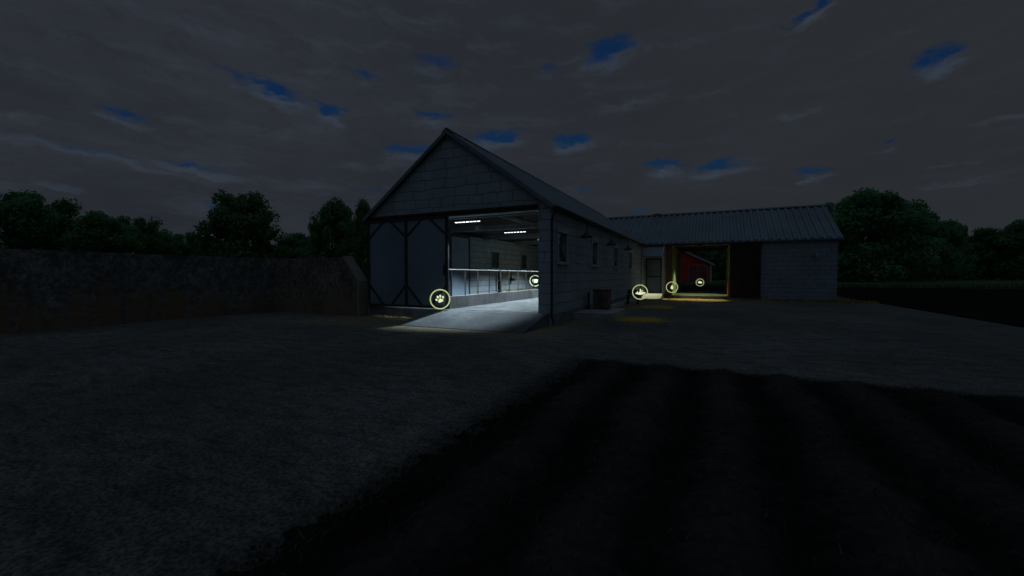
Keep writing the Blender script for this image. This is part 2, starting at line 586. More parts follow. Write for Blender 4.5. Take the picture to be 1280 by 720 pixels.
def field():
    me = bpy.data.meshes.new('field')
    bm = bmesh.new()
    x0, x1, y0, y1 = 2.15, 14.3, -15.5, -5.15
    nx, ny = 400, 330
    grid = []
    for j in range(ny + 1):
        row = []
        for i in range(nx + 1):
            x = x0 + (x1 - x0) * i / nx
            y = y0 + (y1 - y0) * j / ny
            q = Vector((x, y, 0))
            wob = noise.noise(q * .7) * .10
            ph = (x - 2.95 + wob) / .9
            ridge = .5 - .5 * math.cos(2 * math.pi * ph)
            lump = noise.fractal(q * 2.6, 1.0, 2.0, 4) * .03 + noise.fractal(q * 9, 1.0, 2.0, 4) * .022
            edge = min(1, (x - 2.70 - (y + 5.3) * .036) / .45, (y1 - y) / .45)
            jag = noise.fractal(q * 3.4, 1, 2, 5) * .38
            edge = max(0, min(1, edge + jag * (1 - edge)))
            z = -.035 + edge * (.065 + .095 * ridge + lump)
            if edge > .5:
                z = max(z, .012)
            row.append(bm.verts.new((x, y, z)))
        grid.append(row)
    for j in range(ny):
        for i in range(nx):
            bm.faces.new((grid[j][i], grid[j][i + 1], grid[j + 1][i + 1], grid[j + 1][i]))
    bm.to_mesh(me)
    bm.free()
    for p in me.polygons:
        p.use_smooth = True
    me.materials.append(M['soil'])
    o = bpy.data.objects.new('field', me)
    COL.objects.link(o)
    tag(o, kind='structure')
    # clods along the ragged edge and over the ridges
    c = MB()
    rnd = random.Random(3)
    for k in range(1500):
        t = rnd.random()
        if t < .35:
            y = rnd.uniform(y0 + 1, y1)
            x = 2.70 + (y + 5.3) * .036 + .12 + rnd.gauss(0, .10)
        elif t < .65:
            x, y = rnd.uniform(2.9, x1), y1 - .2 + rnd.gauss(0, .10)
        else:
            x, y = rnd.uniform(x0 + .3, x1), rnd.uniform(-12.5, y1 - .2)
        ph = (x - 2.95 + noise.noise(Vector((x, y, 0)) * .7) * .1) / .9
        inside = x > 3.1 and y < y1 - .3
        z = (.025 + .095 * (.5 - .5 * math.cos(2 * math.pi * ph))) if inside else .005
        r = rnd.uniform(.006, .02)
        i = len(c.v)
        for dx, dy, dz in ((1, 0, 0), (0, 1, 0), (-1, 0, 0), (0, -1, 0), (.2, .1, .8), (0, 0, -.4)):
            c.v.append((x + dx * r * rnd.uniform(.7, 1.4), y + dy * r * rnd.uniform(.7, 1.4), z + dz * r))
        for f in ((0, 1, 4), (1, 2, 4), (2, 3, 4), (3, 0, 4), (1, 0, 5), (2, 1, 5), (3, 2, 5), (0, 3, 5)):
            c.f.append(tuple(i + q for q in f))
    tag(c.build('soil_clods', 'soil'), 'dark soil clods strewn over the tilled field and its edge', 'soil', kind='stuff')

    st = MB()
    for k in range(26000):
        y = -5.1 - 8.4 * rnd.random() ** 1.0
        xe = 2.72 + (y + 5.3) * .036
        t = rnd.random()
        if t < .12:
            x = xe + abs(rnd.gauss(0, .18)) - .05
        elif t < .2:
            x, y = rnd.uniform(2.8, 13.5), -5.13 - abs(rnd.gauss(0, .15))
        else:
            x = rnd.uniform(xe, 13.0)
        ph = (x - 2.95 + noise.noise(Vector((x, y, 0)) * .7) * .1) / .9
        rg = .5 - .5 * math.cos(2 * math.pi * ph)
        if t > .2 and rnd.random() > .25 + .75 * rg:
            continue
        e = max(0, min(1, (x - xe) / .45, (-5.15 - y) / .45))
        z = -.03 + e * (.06 + .095 * rg)
        blades(st, x, y, z, rnd.uniform(.015, .06), rnd.uniform(.003, .008), rnd, .9)
    tag(st.build('stubble', 'stubble'), 'short dark stubble and weeds covering the tilled field', 'stubble', kind='stuff')




def blades(mb, x, y, z, h, w, rnd, lean=.5):
    a = rnd.uniform(0, math.pi * 2)
    dx, dy = math.cos(a) * w, math.sin(a) * w
    lx, ly = rnd.gauss(0, lean) * h, rnd.gauss(0, lean) * h
    mb.quad((x - dx, y - dy, z), (x + dx, y + dy, z), (x + lx, y + ly, z + h))


field()
rnd = random.Random(11)
g = MB()
for k in range(14000):
    x, y = rnd.uniform(-25, 95), 62.0 + abs(rnd.gauss(0, 3.2))
    blades(g, x, y, -.03, rnd.uniform(.3, .8), .06, rnd, .3)
tag(g.build('grass', 'grassblade'), 'tall green grass along the far edge of the soil', 'grass', kind='stuff')
g = MB()
for k in range(7000):
    x, y = rnd.uniform(44, 95), 64.0 + abs(rnd.gauss(0, 3))
    blades(g, x, y, -.03, rnd.uniform(.5, 1.1), .07, rnd, .25)
tag(g.build('seed_grass', 'redgrass'), 'reddish brown seeding grass before the far right trees', 'grass', kind='stuff')
g = MB()
for k in range(5200):
    x, y = rnd.uniform(6.2, 14.4), 20.1 - abs(rnd.gauss(0, .35))
    if rnd.random() < .2:
        x, y = 12.5 + abs(rnd.gauss(0, .6)), rnd.uniform(18, 29)
    blades(g, x, y, -.006, rnd.uniform(.05, .2), .018, rnd, .5)
for k in range(1100):
    x, y = abs(rnd.gauss(0, .12)) + .06, rnd.uniform(-.3, 19)
    blades(g, x, y, -.006, rnd.uniform(.03, .12), .01, rnd, .5)
for k in range(700):
    x, y = rnd.uniform(-8.4, -5.0), -.03 - abs(rnd.gauss(0, .12))
    blades(g, x, y, -.006, rnd.uniform(.03, .1), .01, rnd, .5)
tag(g.build('dry_grass', 'drygrass'), 'short dry grass growing along the feet of the walls', 'grass', kind='stuff')

g = MB()


def straw_patch(cx, cy, sx, sy, n):
    for k in range(n):
        x, y = cx + rnd.gauss(0, sx), cy + rnd.gauss(0, sy)
        if x < .1:
            continue
        a = rnd.uniform(0, math.pi)
        l, w = rnd.uniform(.06, .2), rnd.uniform(.006, .014)
        dx, dy = math.cos(a) * l, math.sin(a) * l
        z = rnd.uniform(.002, .03)
        g.quad((x - dy * w / l, y + dx * w / l, z), (x + dx, y + dy, z + rnd.uniform(-.004, .02)), (x + dy * w / l, y - dx * w / l, z), (x - dx, y - dy, z))


straw_patch(2.5, 3.2, .45, .5, 1500)
straw_patch(2.3, 10.3, .5, .8, 1000)
straw_patch(3.4, 14.5, 1.0, 1.2, 800)
straw_patch(4.0, 18.6, 1.4, .7, 1500)
tag(g.build('straw', 'straw_ground'), 'golden straw litter scattered on the yard', 'straw', kind='stuff')

# ------------------------------------------------------------------ roofs
def roof_mesh(axis, a0, a1, ridge, half, ze, zr, rib=.45, rise=.035, thick=.085):
    """gabled sheet roof with raised ribs running down both slopes.
    axis 'y': ridge runs along y at x=ridge."""
    top = MB()
    under = MB()

    def P(a, s, z):
        return (ridge + s, a, z) if axis == 'y' else (a, ridge + s, z)
    prof = []
    a = a0
    while a < a1 - 1e-6:
        for da, h in ((0, 0), (rib * .34, 0), (rib * .46, rise * .9), (rib * .64, rise), (rib * .82, rise * .9), (rib * .96, 0)):
            if a + da < a1:
                prof.append((a + da, h))
        a += rib
    prof.append((a1, 0))
    for sgn in (-1, 1):
        for k in range(len(prof) - 1):
            (p, hp), (q, hq) = prof[k], prof[k + 1]
            top.quad(P(p, sgn * half, ze + hp), P(q, sgn * half, ze + hq), P(q, 0, zr + hq), P(p, 0, zr + hp))
            top.quad(P(p, sgn * half, ze - thick), P(q, sgn * half, ze - thick), P(q, sgn * half, ze + hq), P(p, sgn * half, ze + hp))
        # underside, eave edge and verge edges
        under.quad(P(a0, sgn * half, ze - thick), P(a1, sgn * half, ze - thick), P(a1, 0, zr - thick), P(a0, 0, zr - thick))
        for e in (a0, a1):
            top.quad(P(e, sgn * half, ze - thick), P(e, sgn * half, ze), P(e, 0, zr), P(e, 0, zr - thick))
    cap = MB()
    for sgn in (-1, 1):
        s = (ze - zr) / half
        cap.quad(P(a0 - .02, 0, zr + rise + .035), P(a1 + .02, 0, zr + rise + .035), P(a1 + .02, sgn * .22, zr + rise + .03 + s * .22), P(a0 - .02, sgn * .22, zr + rise + .03 + s * .22))
        cap.quad(P(a0 - .02, 0, zr + rise + .005), P(a1 + .02, 0, zr + rise + .005), P(a1 + .02, sgn * .22, zr + rise + s * .22), P(a0 - .02, sgn * .22, zr + rise + s * .22))
    verges = []
    for e, d in ((a0, -1), (a1, 1)):
        verge = MB()
        verges.append(verge)
        for sgn in (-1, 1):
            lo, hi = -thick - .06, .02
            i = len(verge.v)
            for ee in (e + d * .003, e + d * .03):
                verge.v += [P(ee, sgn * half, ze + lo), P(ee, sgn * half, ze + hi), P(ee, 0, zr + hi), P(ee, 0, zr + lo)]
            for f in ((0, 1, 2, 3), (7, 6, 5, 4), (0, 4, 5, 1), (1, 5, 6, 2), (2, 6, 7, 3), (3, 7, 4, 0)):
                verge.f.append(tuple(i + q for q in f))
    return top, cap, verges, under


# ------------------------------------------------------------------ the cow barn (gable towards the camera)
W0, LEN = -8.45, 20.15
barn = thing('cow_barn', 'whitewashed block cow barn with its gable door slid half open', 'barn', (-4.2, 0, 0))
wins = [(.76, 1.69), (5.43, 6.34), (10.2, 11.13), (14.95, 15.88)]
ZW0, ZW1 = 2.27, 3.32
b = MB()
b.wall('x', -.25, 0, .003, LEN - .01, 0, 4.155, [(p, q, ZW0, ZW1) for p, q in wins])
b.build('wall', 'block', barn)
b = MB()
b.wall('x', W0, W0 + .25, .003, LEN - .01, 0, 4.155, [(p, q, ZW0, ZW1) for p, q in ((10.67, 11.70), (15.5, 16.5))])
b.build('wall', 'block_in', barn)
b = MB()
b.wall('x', -.27, -.252, .37, LEN - .3, .412, 4.0, [(p - .02, q + .02, ZW0 - .02, ZW1 + .02) for p, q in wins])  # unseen dark sheet added to stop light bouncing off the right wall
b.build('bounce_blocker', 'wood_dark', barn)
# front wall: jambs and gable
b = MB()
b.box(-.47, .004, -.004, .36, .0, 4.03)
b.build('pillar', 'block', barn)
b = MB()
b.box(W0 - .004, -8.2, -.004, .30, .0, 4.03)
b.build('pillar', 'block', barn)
b = MB()
b.prism([(W0 - .002, 4.032), (.002, 4.032), (.002, 4.165), (-4.225, 7.235), (W0 - .002, 4.165)], 'y', -.006, .3)
b.build('gable', 'block', barn)
b = MB()
b.wall('y', LEN - .28, LEN - .02, W0 + .25, -.25, .4, 4.1)
b.build('wall', 'block_in', barn)
b = MB()
b.box(-8.2, -.25, .004, LEN - .28, 0, .41)
b.build('floor', 'floor', barn)
b = MB()
b.box(-8.19, -4.63, .4, LEN - .3, .412, .43)  # unseen dark sheet added over the pen slab to cut bounced light
b.build('pen_bounce_sheet', 'bounce_cut', barn)
b = MB()
b.box(W0 + .01, -.48, -.02, .0035, 0, .405)
b.box(.004, .05, .1, 18.6, 0, .36)
b.build('plinth', 'plinth', barn)
top, cap, verges, under = roof_mesh('y', -.17, 24.8, -4.225, 4.351, 4.176, 7.346, .45, .05)
rf = top.build('roof', 'roof', barn)
cap.build('ridge_cap', 'roof', rf)
for vg in verges:
    vg.build('verge', 'roof', rf)
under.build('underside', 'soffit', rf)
# door track and lintel
b = MB()
b.box(W0 - .02, -.46, -.10, -.01, 4.04, 4.115)
b.box(W0 - .02, -.46, -.13, -.01, 4.15, 4.235)
b.box(W0 - .02, -.46, -.06, -.01, 4.115, 4.15)
b.build('door_track', 'track', barn)
# sliding door: sheet, iron frame, handle
b = MB()
b.box(-8.32, -4.205, -.15, -.105, .44, 4.035)
dr = b.build('door', 'door', barn)
b = MB()
Y = -.165
for xc, w in ((-8.26, .10), (-6.24, .13), (-4.25, .10)):
    b.box(xc - w / 2, xc + w / 2, Y - .02, Y + .012, .44, 4.03)
b.box(-4.203, -4.185, -.16, -.09, .44, 4.03)
b.box(-8.20, -6.31, Y - .018, Y + .012, .44, .54)
b.box(-6.17, -4.31, Y - .018, Y + .012, .44, .54)
b.box(-8.20, -6.31, Y - .018, Y + .012, 3.97, 4.03)
b.box(-6.17, -4.31, Y - .018, Y + .012, 3.97, 4.03)
for lo, hi in ((-8.21, -6.30), (-6.18, -4.30)):
    for p, q in (((lo, 3.35), (lo + .75, 3.99)), ((hi, 3.35), (hi - .75, 3.99)), ((lo, 1.32), (lo + .75, .50)), ((hi, 1.32), (hi - .75, .50))):
        b.bar((p[0], Y, p[1]), (q[0], Y, q[1]), .075, .026)
b.build('door_frame', 'frame', dr)
b = MB()
b.box(-4.36, -4.30, -.24, -.19, 1.75, 2.15)
b.box(-4.345, -4.315, -.20, -.17, 1.78, 1.84)
b.box(-4.345, -4.315, -.20, -.17, 2.06, 2.12)
b.build('handle', 'black_metal', dr)
# windows with stone surround and a tipped pane
for side, ws in ((1, wins), (-1, ((10.67, 11.70), (15.5, 16.5)))):
    for p, q in ws:
        xo = 0 if side > 0 else W0 + .25
        fr = MB()
        xs = (xo - .02, xo + .03)
        fr.box(*xs, p - .12, p, ZW0 - .02, ZW1)
        fr.box(*xs, q, q + .12, ZW0 - .02, ZW1)
        fr.box(xs[0], xs[1] + .03, p - .22, q + .22, ZW1, ZW1 + .2)
        fr.box(xs[0], xs[1] + .07, p - .16, q + .16, ZW0 - .12, ZW0 - .02)
        f = fr.build('window', 'stone_trim' if side > 0 else 'block_in', barn)
        if side < 0:
            g_ = MB()
            g_.box(W0 + .205, W0 + .215, p + .002, q - .002, ZW0 + .002, ZW1 - .002)
            g_.build('pane', 'glass', f)
        if side > 0:
            g_ = MB()
            g_.prism([(-.05, ZW0 + .05), (-.06, ZW0 + .05), (-.40, ZW1 - .1), (-.39, ZW1 - .1)], 'y', p + .05, q - .05)
            g_.build('pane', 'glass', f)
        xi = -.05 if side > 0 else W0 + .05
        s = MB()
        for u in ((p + .003, q - .043) if side > 0 else (p + .003, (p + q) / 2 - .02, q - .043)):
            s.bar((xi, u + .02, ZW0 + .04), (xi - .35 if side > 0 else xi, u + .02, ZW1 - .08), .04, .03)
        s.bar((xi, p, ZW0 + .03), (xi, q, ZW0 + .03), .04, .03)
        s.build('sash', 'black_metal', f)
# gutter, brackets and downpipe
b = MB()
n = 8
i0 = len(b.v)
for yy in (-.15, 19.9):
    for k in range(n + 1):
        t = math.pi + math.pi * k / n
        b.v.append((.19 + .075 * math.cos(t), yy, 4.13 + .075 * math.sin(t)))
for k in range(n):
    b.f.append((i0 + k, i0 + k + 1, i0 + n + 2 + k, i0 + n + 1 + k))
b.build('gutter', 'black_metal', barn)
b = MB()
b.tube([(.19, -.08, 4.06), (.19, -.08, 3.96), (.05, -.05, 3.72), (.05, -.05, .3), (.16, -.1, .16)], .042, 8)
b.tube([(.19, -.08, 4.10), (.19, -.08, 3.93)], .075, 8, .05)
b.build('downpipe', 'black_metal', barn)
# tie beams and purlins under the roof
for yb in (.62, 4.85, 9.6, 14.35, 18.6):
    b = MB()
    b.box(W0 + .252, -.252, yb - .09, yb + .09, 4.02, 4.26)
    b.build('tie_beam', 'beam', barn)
for xp, zp in ((-6.6, 5.3), (-1.85, 5.3)):
    b = MB()
    b.box(xp - .08, xp + .08, .31, LEN - .3, zp, zp + .2)
    b.build('purlin', 'beam', barn)
# big side door inside on the left wall
b = MB()
b.box(-8.18, -8.12, 5.78, 7.84, .45, 4.05)
d2 = b.build('side_door', 'door', barn)
b = MB()
for p, q in ((5.78, 5.90), (7.72, 7.84)):
    b.box(-8.119, -8.09, p, q, .45, 4.05)
b.box(-8.119, -8.09, 5.9, 7.72, 3.94, 4.05)
b.box(-8.119, -8.09, 5.9, 7.72, .45, .55)
b.box(-8.119, -8.09, 4.6, 10.2, 4.06, 4.12)
b.build('door_frame', 'frame', d2)
# feed kerb
b = MB()
b.box(-4.62, -4.33, .18, 19.6, .411, .90)
b.build('feed_kerb', 'kerb', barn)

# ramp
b = MB()
b.prism([(-.32, 0), (-2.25, 0), (-2.25, .012), (-.32, .40)], 'x', -4.92, -.07)
b.prism([(-.025, 0), (-.32, 0), (-.32, .40), (-.025, .408)], 'x', -4.92, -.07)
tag(b.build('ramp', 'ramp'), 'pale concrete ramp rising to the open barn door', 'ramp')

# pen railing
rl = thing('pen_railing', 'metal pen railing along the feed kerb inside the barn', 'railing', (-4.45, .3, .9))
b = MB()
b.tube([(-4.45, .22, 1.98), (-4.45, 19.4, 1.98)], .024, 8)
b.build('rail', 'rail', rl)
first = None
ys = [.47, 1.5, 2.57, 3.62, 5.76, 6.85, 7.93, 9.0, 10.1, 11.2, 12.3, 13.4, 14.5, 15.6, 16.7, 17.8, 18.9]
b = MB()
b.tube([(-4.45, .47, .9), (-4.45, .47, 1.96)], .022, 8)
first = b.build('post', 'post', rl)
for y in ys[1:]:
    c = first.copy()
    COL.objects.link(c)
    c.parent = rl
    c.location.y = y - .47
b = MB()
b.box(-4.54, -4.41, 4.64, 4.80, .9, 2.02)
b.build('gate_post', 'post', rl)
b = MB()
b.tube([(-4.45, 4.32, .95), (-4.45, 4.32, 1.96)], .03, 8)
b.tube([(-4.45, 4.32, .99), (-4.45, 4.66, .99)], .025, 8)
b.tube([(-4.45, 4.32, 1.5), (-4.45, 4.66, 1.5)], .02, 8)
b.build('latch_gate', 'post', rl)

# drinking bowl on the inner wall
dk = thing('drinking_bowl', 'small dark drinking bowl fixed to the inner barn wall above straw', 'drinking bowl', (-8.2, 13.6, 1.4))
b = MB()
b.lathe([(.05, -.12), (.17, -.08), (.22, .08), (.19, .08), (.14, -.04), (.0, -.06)], (-7.97, 13.6, 1.45), 16)
b.build('bowl', 'black_metal', dk, True)
b = MB()
b.box(-8.199, -8.12, 13.5, 13.7, 1.35, 1.62)
b.tube([(-8.15, 13.6, 1.6), (-8.15, 13.6, 2.2)], .02, 6)
b.build('bracket', 'black_metal', dk)

# straw bedding mound
b = MB()
nx, ny = 24, 60
for j in range(ny + 1):
    for i in range(nx + 1):
        x = -8.18 + 3.4 * i / nx
        y = 11.6 + 6.2 * j / ny
        e = min(1, (i + .0) / 1 if False else 1, (nx - i) / 6, j / 8, (ny - j) / 8)
        z = .405 + max(0, e) * (.12 + .12 * (1 - i / nx) + .12 * noise.fractal(Vector((x, y, 0)) * 1.3, 1, 2, 4))
        b.v.append((x, y, z))
for j in range(ny):
    for i in range(nx):
        k = j * (nx + 1) + i
        b.f.append((k, k + 1, k + nx + 2, k + nx + 1))
for k in range(3500):
    x, y = rnd.uniform(-8.1, -5.2), rnd.uniform(12, 17)
    i, j = int((x + 8.18) / 3.4 * nx), int((y - 11.6) / 6.2 * ny)
    z = b.v[j * (nx + 1) + i][2]
    blades(b, x, y, z - .02, rnd.uniform(.05, .14), .012, rnd, .8)
tag(b.build('straw_bedding', 'straw'), 'yellow straw bedding heaped along the inner barn wall', 'straw', kind='stuff')


# ceiling LED lights
def led(y, label, x0=-4.55, x1=-3.32, energy=1450, cone=130, grp='LED ceiling lights in the cow barn'):
    xc = (x0 + x1) / 2
    t = thing('ceiling_light', label, 'ceiling light', (xc, y, 3.9), grp)
    h = MB()
    h.box(x0 - .05, x1 + .05, y - .06, y + .06, 3.93, 3.99)
    h.box(xc - .45, xc - .43, y - .01, y + .01, 3.99, 4.7)
    h.box(xc + .43, xc + .45, y - .01, y + .01, 3.99, 4.7)
    h.build('housing', 'black_metal', t)
    nseg = 7
    for k in range(nseg):
        s = MB()
        a = x0 + (x1 - x0) * (k + .2) / nseg
        e = x0 + (x1 - x0) * (k + .8) / nseg
        s.box(a, e, y - .03, y + .03, 3.905, 3.929)
        s.build('lamp_cell', 'led', t)
    spot_lamp('lamp', t, (xc, y, 3.87), (xc, y, 0), energy, (.80, .94, 1.0), cone, .35, .05)
    return t


led(.86, 'white LED strip light nearest the open barn door', energy=1000, cone=100)
led(5.36, 'white LED strip light farther inside the barn')
led(9.9, 'white LED strip light hidden deep inside the barn behind the right pillar')
led(14.4, 'white LED strip light at the far end of the barn')
# dark box under the first light
t = thing('junction_box', 'small grey box hanging beneath the nearest LED strip light', 'junction box', (-3.85, 1.6, 3.7))
b = MB()
b.box(-3.98, -3.72, 1.5, 1.68, 3.66, 3.86)
b.build('case', 'beam', t)
b = MB()
b.tube([(-3.85, 1.59, 3.86), (-3.85, 1.59, 4.9)], .015, 6)
b.build('cable', 'black_metal', t)


# outdoor barn lamps under the eave (unlit)
def eave_lamp(y, label):
    t = thing('barn_lamp', label, 'lamp', (.45, y, 3.35), 'unlit shade lamps under the barn eave')
    b = MB()
    b.lathe([(.03, .24), (.05, .18), (.12, .13), (.25, .02), (.27, -.02), (.24, -.02), (.11, .09), (.0, .12)], (.45, y, 3.30), 20)
    b.build('lamp_shade', 'black_metal', t, True)
    b = MB()
    b.tube([(.02, y, 3.98), (.2, y, 4.02), (.38, y, 3.98), (.45, y, 3.85), (.45, y, 3.52)], .02, 8)
    b.build('arm', 'black_metal', t)
    b = MB()
    b.lathe([(.0, -.05), (.045, -.03), (.06, .02), (.04, .08), (.02, .1)], (.45, y, 3.30), 12)
    b.build('bulb', 'glass', t, True)
    return t


eave_lamp(2.9, 'black shade lamp under the eave nearest the barn corner')
eave_lamp(7.5, 'black shade lamp under the eave, middle of three')
eave_lamp(12.1, 'black shade lamp under the eave farthest from the gable')

# concrete plinth block with rust cabinet and standpipe
b = MB()
b.prism([(.06, 2.4), (1.6, 2.4), (1.6, 5.2), (.06, 5.2)], 'z', -.01, .27)
o = tag(b.build('concrete_base', 'concrete'), 'low pale concrete base against the side wall under the cabinet', 'concrete base')
b = MB()
b.box(.06, .34, 5.25, 16.2, -.01, .16)
tag(b.build('kerb', 'concrete'), 'thin pale concrete kerb along the foot of the side wall', 'kerb')
t = thing('cabinet', 'rust brown metal cabinet on the concrete base', 'cabinet', (.71, 4.4, .27))
b = MB()
b.box(.38, 1.05, 4.22, 4.75, .30, 1.10)
b.build('body', 'rust', t)
b = MB()
b.box(.35, 1.08, 4.19, 4.78, 1.101, 1.13)
b.build('lid', 'wood_jamb', t)
b = MB()
b.box(.42, 1.01, 4.205, 4.219, .36, 1.05)
dd = b.build('door', 'rust', t)
b = MB()
b.box(.93, .97, 4.185, 4.204, .68, .80)
b.build('handle', 'black_metal', dd)
b = MB()
b.box(.40, 1.03, 4.24, 4.73, .271, .299)
b.build('base', 'black_metal', t)
t = thing('standpipe', 'black water standpipe beside the rust brown cabinet', 'standpipe', (.22, 4.1, .27))
b = MB()
b.tube([(.22, 4.1, .27), (.22, 4.1, 1.0)], .045, 10)
b.build('pipe', 'black_metal', t)
b = MB()
b.lathe([(.0, .08), (.09, .07), (.13, .0)], (.22, 4.1, .27), 14)
b.build('foot', 'black_metal', t)
b = MB()
b.tube([(.22, 4.1, .95), (.22, 3.98, .97), (.22, 3.93, .88)], .028, 8)
b.tube([(.22, 4.1, 1.0), (.22, 4.22, 1.08)], .014, 6)
b.build('tap', 'black_metal', t)

# small bench further down the wall
t = thing('bench', 'small dark bench standing by the wall between cabinet and canopy', 'bench', (.55, 12.0, 0))
b = MB()
b.box(.38, 1.12, 12.0, 12.35, .5, .56)
b.build('seat', 'wood_dark', t)
b = MB()
b.box(.38, 1.12, 12.36, 12.41, .62, .86)
b.build('backrest', 'wood_dark', t)
for xx in (.42, 1.0):
    b = MB()
    b.box(xx, xx + .07, 12.03, 12.10, 0, .499)
    b.build('leg', 'wood_dark', t)
    b = MB()
    b.box(xx, xx + .07, 12.29, 12.355, 0, .499)
    b.box(xx, xx + .07, 12.411, 12.45, .0, .86)
    b.build('leg', 'wood_dark', t)

# ------------------------------------------------------------------ the second barn (eaves towards the camera)
Y2, YB, X2 = 20.15, 29.45, 12.44
barn2 = thing('hay_barn', 'long block barn with corrugated roof and open drive-through passage', 'barn', (4, 24.8, 0))
b = MB()
b.wall('y', Y2, Y2 + .35, -.0, 1.84, 0, 4.10, [(-.0 + .35, 1.55, .36, 3.1)])
b.wall('y', Y2, Y2 + .35, 6.16, X2, 0, 4.10)
b.wall('y', Y2 + .001, Y2 + .349, 1.84, 6.16, 3.98, 4.10)
b.build('wall', 'block_far', barn2)
b = MB()
b.wall('y', YB - .35, YB, W0, 2.3, 0, 4.10)
b.wall('y', YB - .35, YB, 6.17, X2, 0, 4.10)
b.wall('y', YB - .349, YB - .001, 2.3, 6.17, 3.98, 4.10)
b.build('wall', 'block_far', barn2)
b = MB()
b.prism([(Y2 + .352, 0), (YB - .352, 0), (YB - .352, 4.1), (24.8, 6.8), (Y2 + .352, 4.1)], 'x', X2 - .35, X2 - .001)
b.build('gable', 'block_far', barn2)
b = MB()
b.prism([(Y2 + .01, 0), (YB - .352, 0), (YB - .352, 4.1), (24.8, 6.8), (Y2 + .01, 4.1)], 'x', W0 + .01, W0 + .3)
b.build('gable', 'block_far', barn2)
# passage side walls
b = MB()
b.wall('x', 2.05, 2.3, Y2 + .352, YB - .352, 0, 4.05)
b.build('passage_wall', 'passage', barn2)
b = MB()
b.wall('x', 6.17, 6.42, Y2 + .352, YB - .352, 0, 4.05)
b.build('passage_wall', 'passage', barn2)
b = MB()
b.box(2.3, 6.17, Y2 - .05, YB + .1, -.01, .22)
b.build('floor', 'floor', barn2)
b = MB()
b.box(2.31, 6.16, Y2 + .36, YB - .36, 4.051, 4.09)
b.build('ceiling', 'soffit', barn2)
top, cap, verges, under = roof_mesh('x', W0 - .1, X2 + .2, 24.8, 4.87, 4.176, 6.966, .47, .10)
rf = top.build('roof', 'roof', barn2)
cap.build('ridge_cap', 'roof', rf)
for vg in verges:
    vg.build('verge', 'roof', rf)
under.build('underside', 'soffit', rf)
b = MB()
b.prism([(.2, 6.9), (1.05, 6.9), (.98, 7.06), (.75, 7.14), (.5, 7.14), (.27, 7.06)], 'y', 24.6, 25.0)
b.build('ridge_vent', 'roof', rf)
b = MB()
b.box(1.8, 8.2, Y2 - .12, Y2 - .02, 3.99, 4.08)
b.build('door_track', 'track', barn2)
b = MB()
b.box(1.845, 2.30, Y2 - .09, Y2 - .01, .08, 3.98)
b.build('door_jamb', 'wood_jamb', barn2)
# sliding door of dark boards parked to the right
b = MB()
for k in range(9):
    xa = 6.18 + k * .214
    b.box(xa, xa + .206, Y2 - .09, Y2 - .05, .10, 3.98)
dr = b.build('door', 'wood_dark', barn2)
b = MB()
for p in (6.2, 7.98):
    b.box(p, p + .12, Y2 - .125, Y2 - .091, .10, 3.98)
b.box(6.32, 7.98, Y2 - .12, Y2 - .091, 3.82, 3.97)
b.box(6.32, 7.98, Y2 - .12, Y2 - .091, .12, .28)
b.box(6.32, 7.98, Y2 - .12, Y2 - .091, 1.98, 2.10)
b.bar((6.36, Y2 - .107, 3.78), (7.95, Y2 - .107, 2.15), .12, .03)
b.bar((6.36, Y2 - .107, .32), (7.95, Y2 - .107, 1.94), .12, .03)
b.build('door_frame', 'wood_dark', dr)
# side door under the canopy
b = MB()
b.box(.36, 1.54, Y2 + .1, Y2 + .15, .37, 3.09)
d3 = b.build('side_door', 'dark_door', barn2)
b = MB()
b.box(.36, .46, Y2 + .07, Y2 + .098, .37, 3.09)
b.box(1.44, 1.54, Y2 + .07, Y2 + .098, .37, 3.09)
b.box(.46, 1.44, Y2 + .07, Y2 + .098, 2.98, 3.09)
b.box(.46, 1.44, Y2 + .07, Y2 + .098, 1.6, 1.7)
b.build('door_frame', 'frame', d3)
b = MB()
b.box(6.12, 6.165, Y2 + .2, Y2 + 2.6, .16, 1.55)  # thin strip standing in for the reddish lower part of the wall
tag(b.build('reddish_strip', 'red_strip', barn2), 'reddish strip low on the passage wall')

# canopy over the side door with pale posts and slab
cn = thing('door_canopy', 'small sloping canopy on pale posts over the side door', 'canopy', (.9, 19.4, 0))
b = MB()
b.prism([(Y2 - .02, 4.02), (18.75, 3.18), (18.75, 3.12), (Y2 - .02, 3.95)], 'x', .26, 1.68)
b.build('canopy_roof', 'roof', cn)
b = MB()
b.prism([(Y2 - .02, 4.05), (18.72, 3.21), (18.72, 3.08), (Y2 - .02, 3.92)], 'x', 1.682, 1.73)
b.build('fascia', 'white_pipe', cn)
for xx in (.28, 1.73):
    b = MB()
    b.box(xx, xx + .07, 18.86, 18.93, -.01, 3.13)
    b.build('post', 'white_pipe', cn)
b = MB()
b.lathe([(.0, .02), (.05, .02), (.06, .0), (.0, -.01)], (.95, 19.05, 3.30), 14)
b.build('bulb', 'bulb', cn)
spot_lamp('lamp', cn, (1.0, 18.98, 3.22), (1.05, 18.9, 0), 420, (1.0, .95, .58), 42, .3, .05)
b = MB()
b.prism([(17.6, -.01), (Y2 - .01, -.01), (Y2 - .01, .36), (19.2, .34), (17.6, .01)], 'x', .36, 1.72)
tag(b.build('door_ramp', 'concrete'), 'lit concrete slab sloping up to the side door under the canopy', 'ramp')

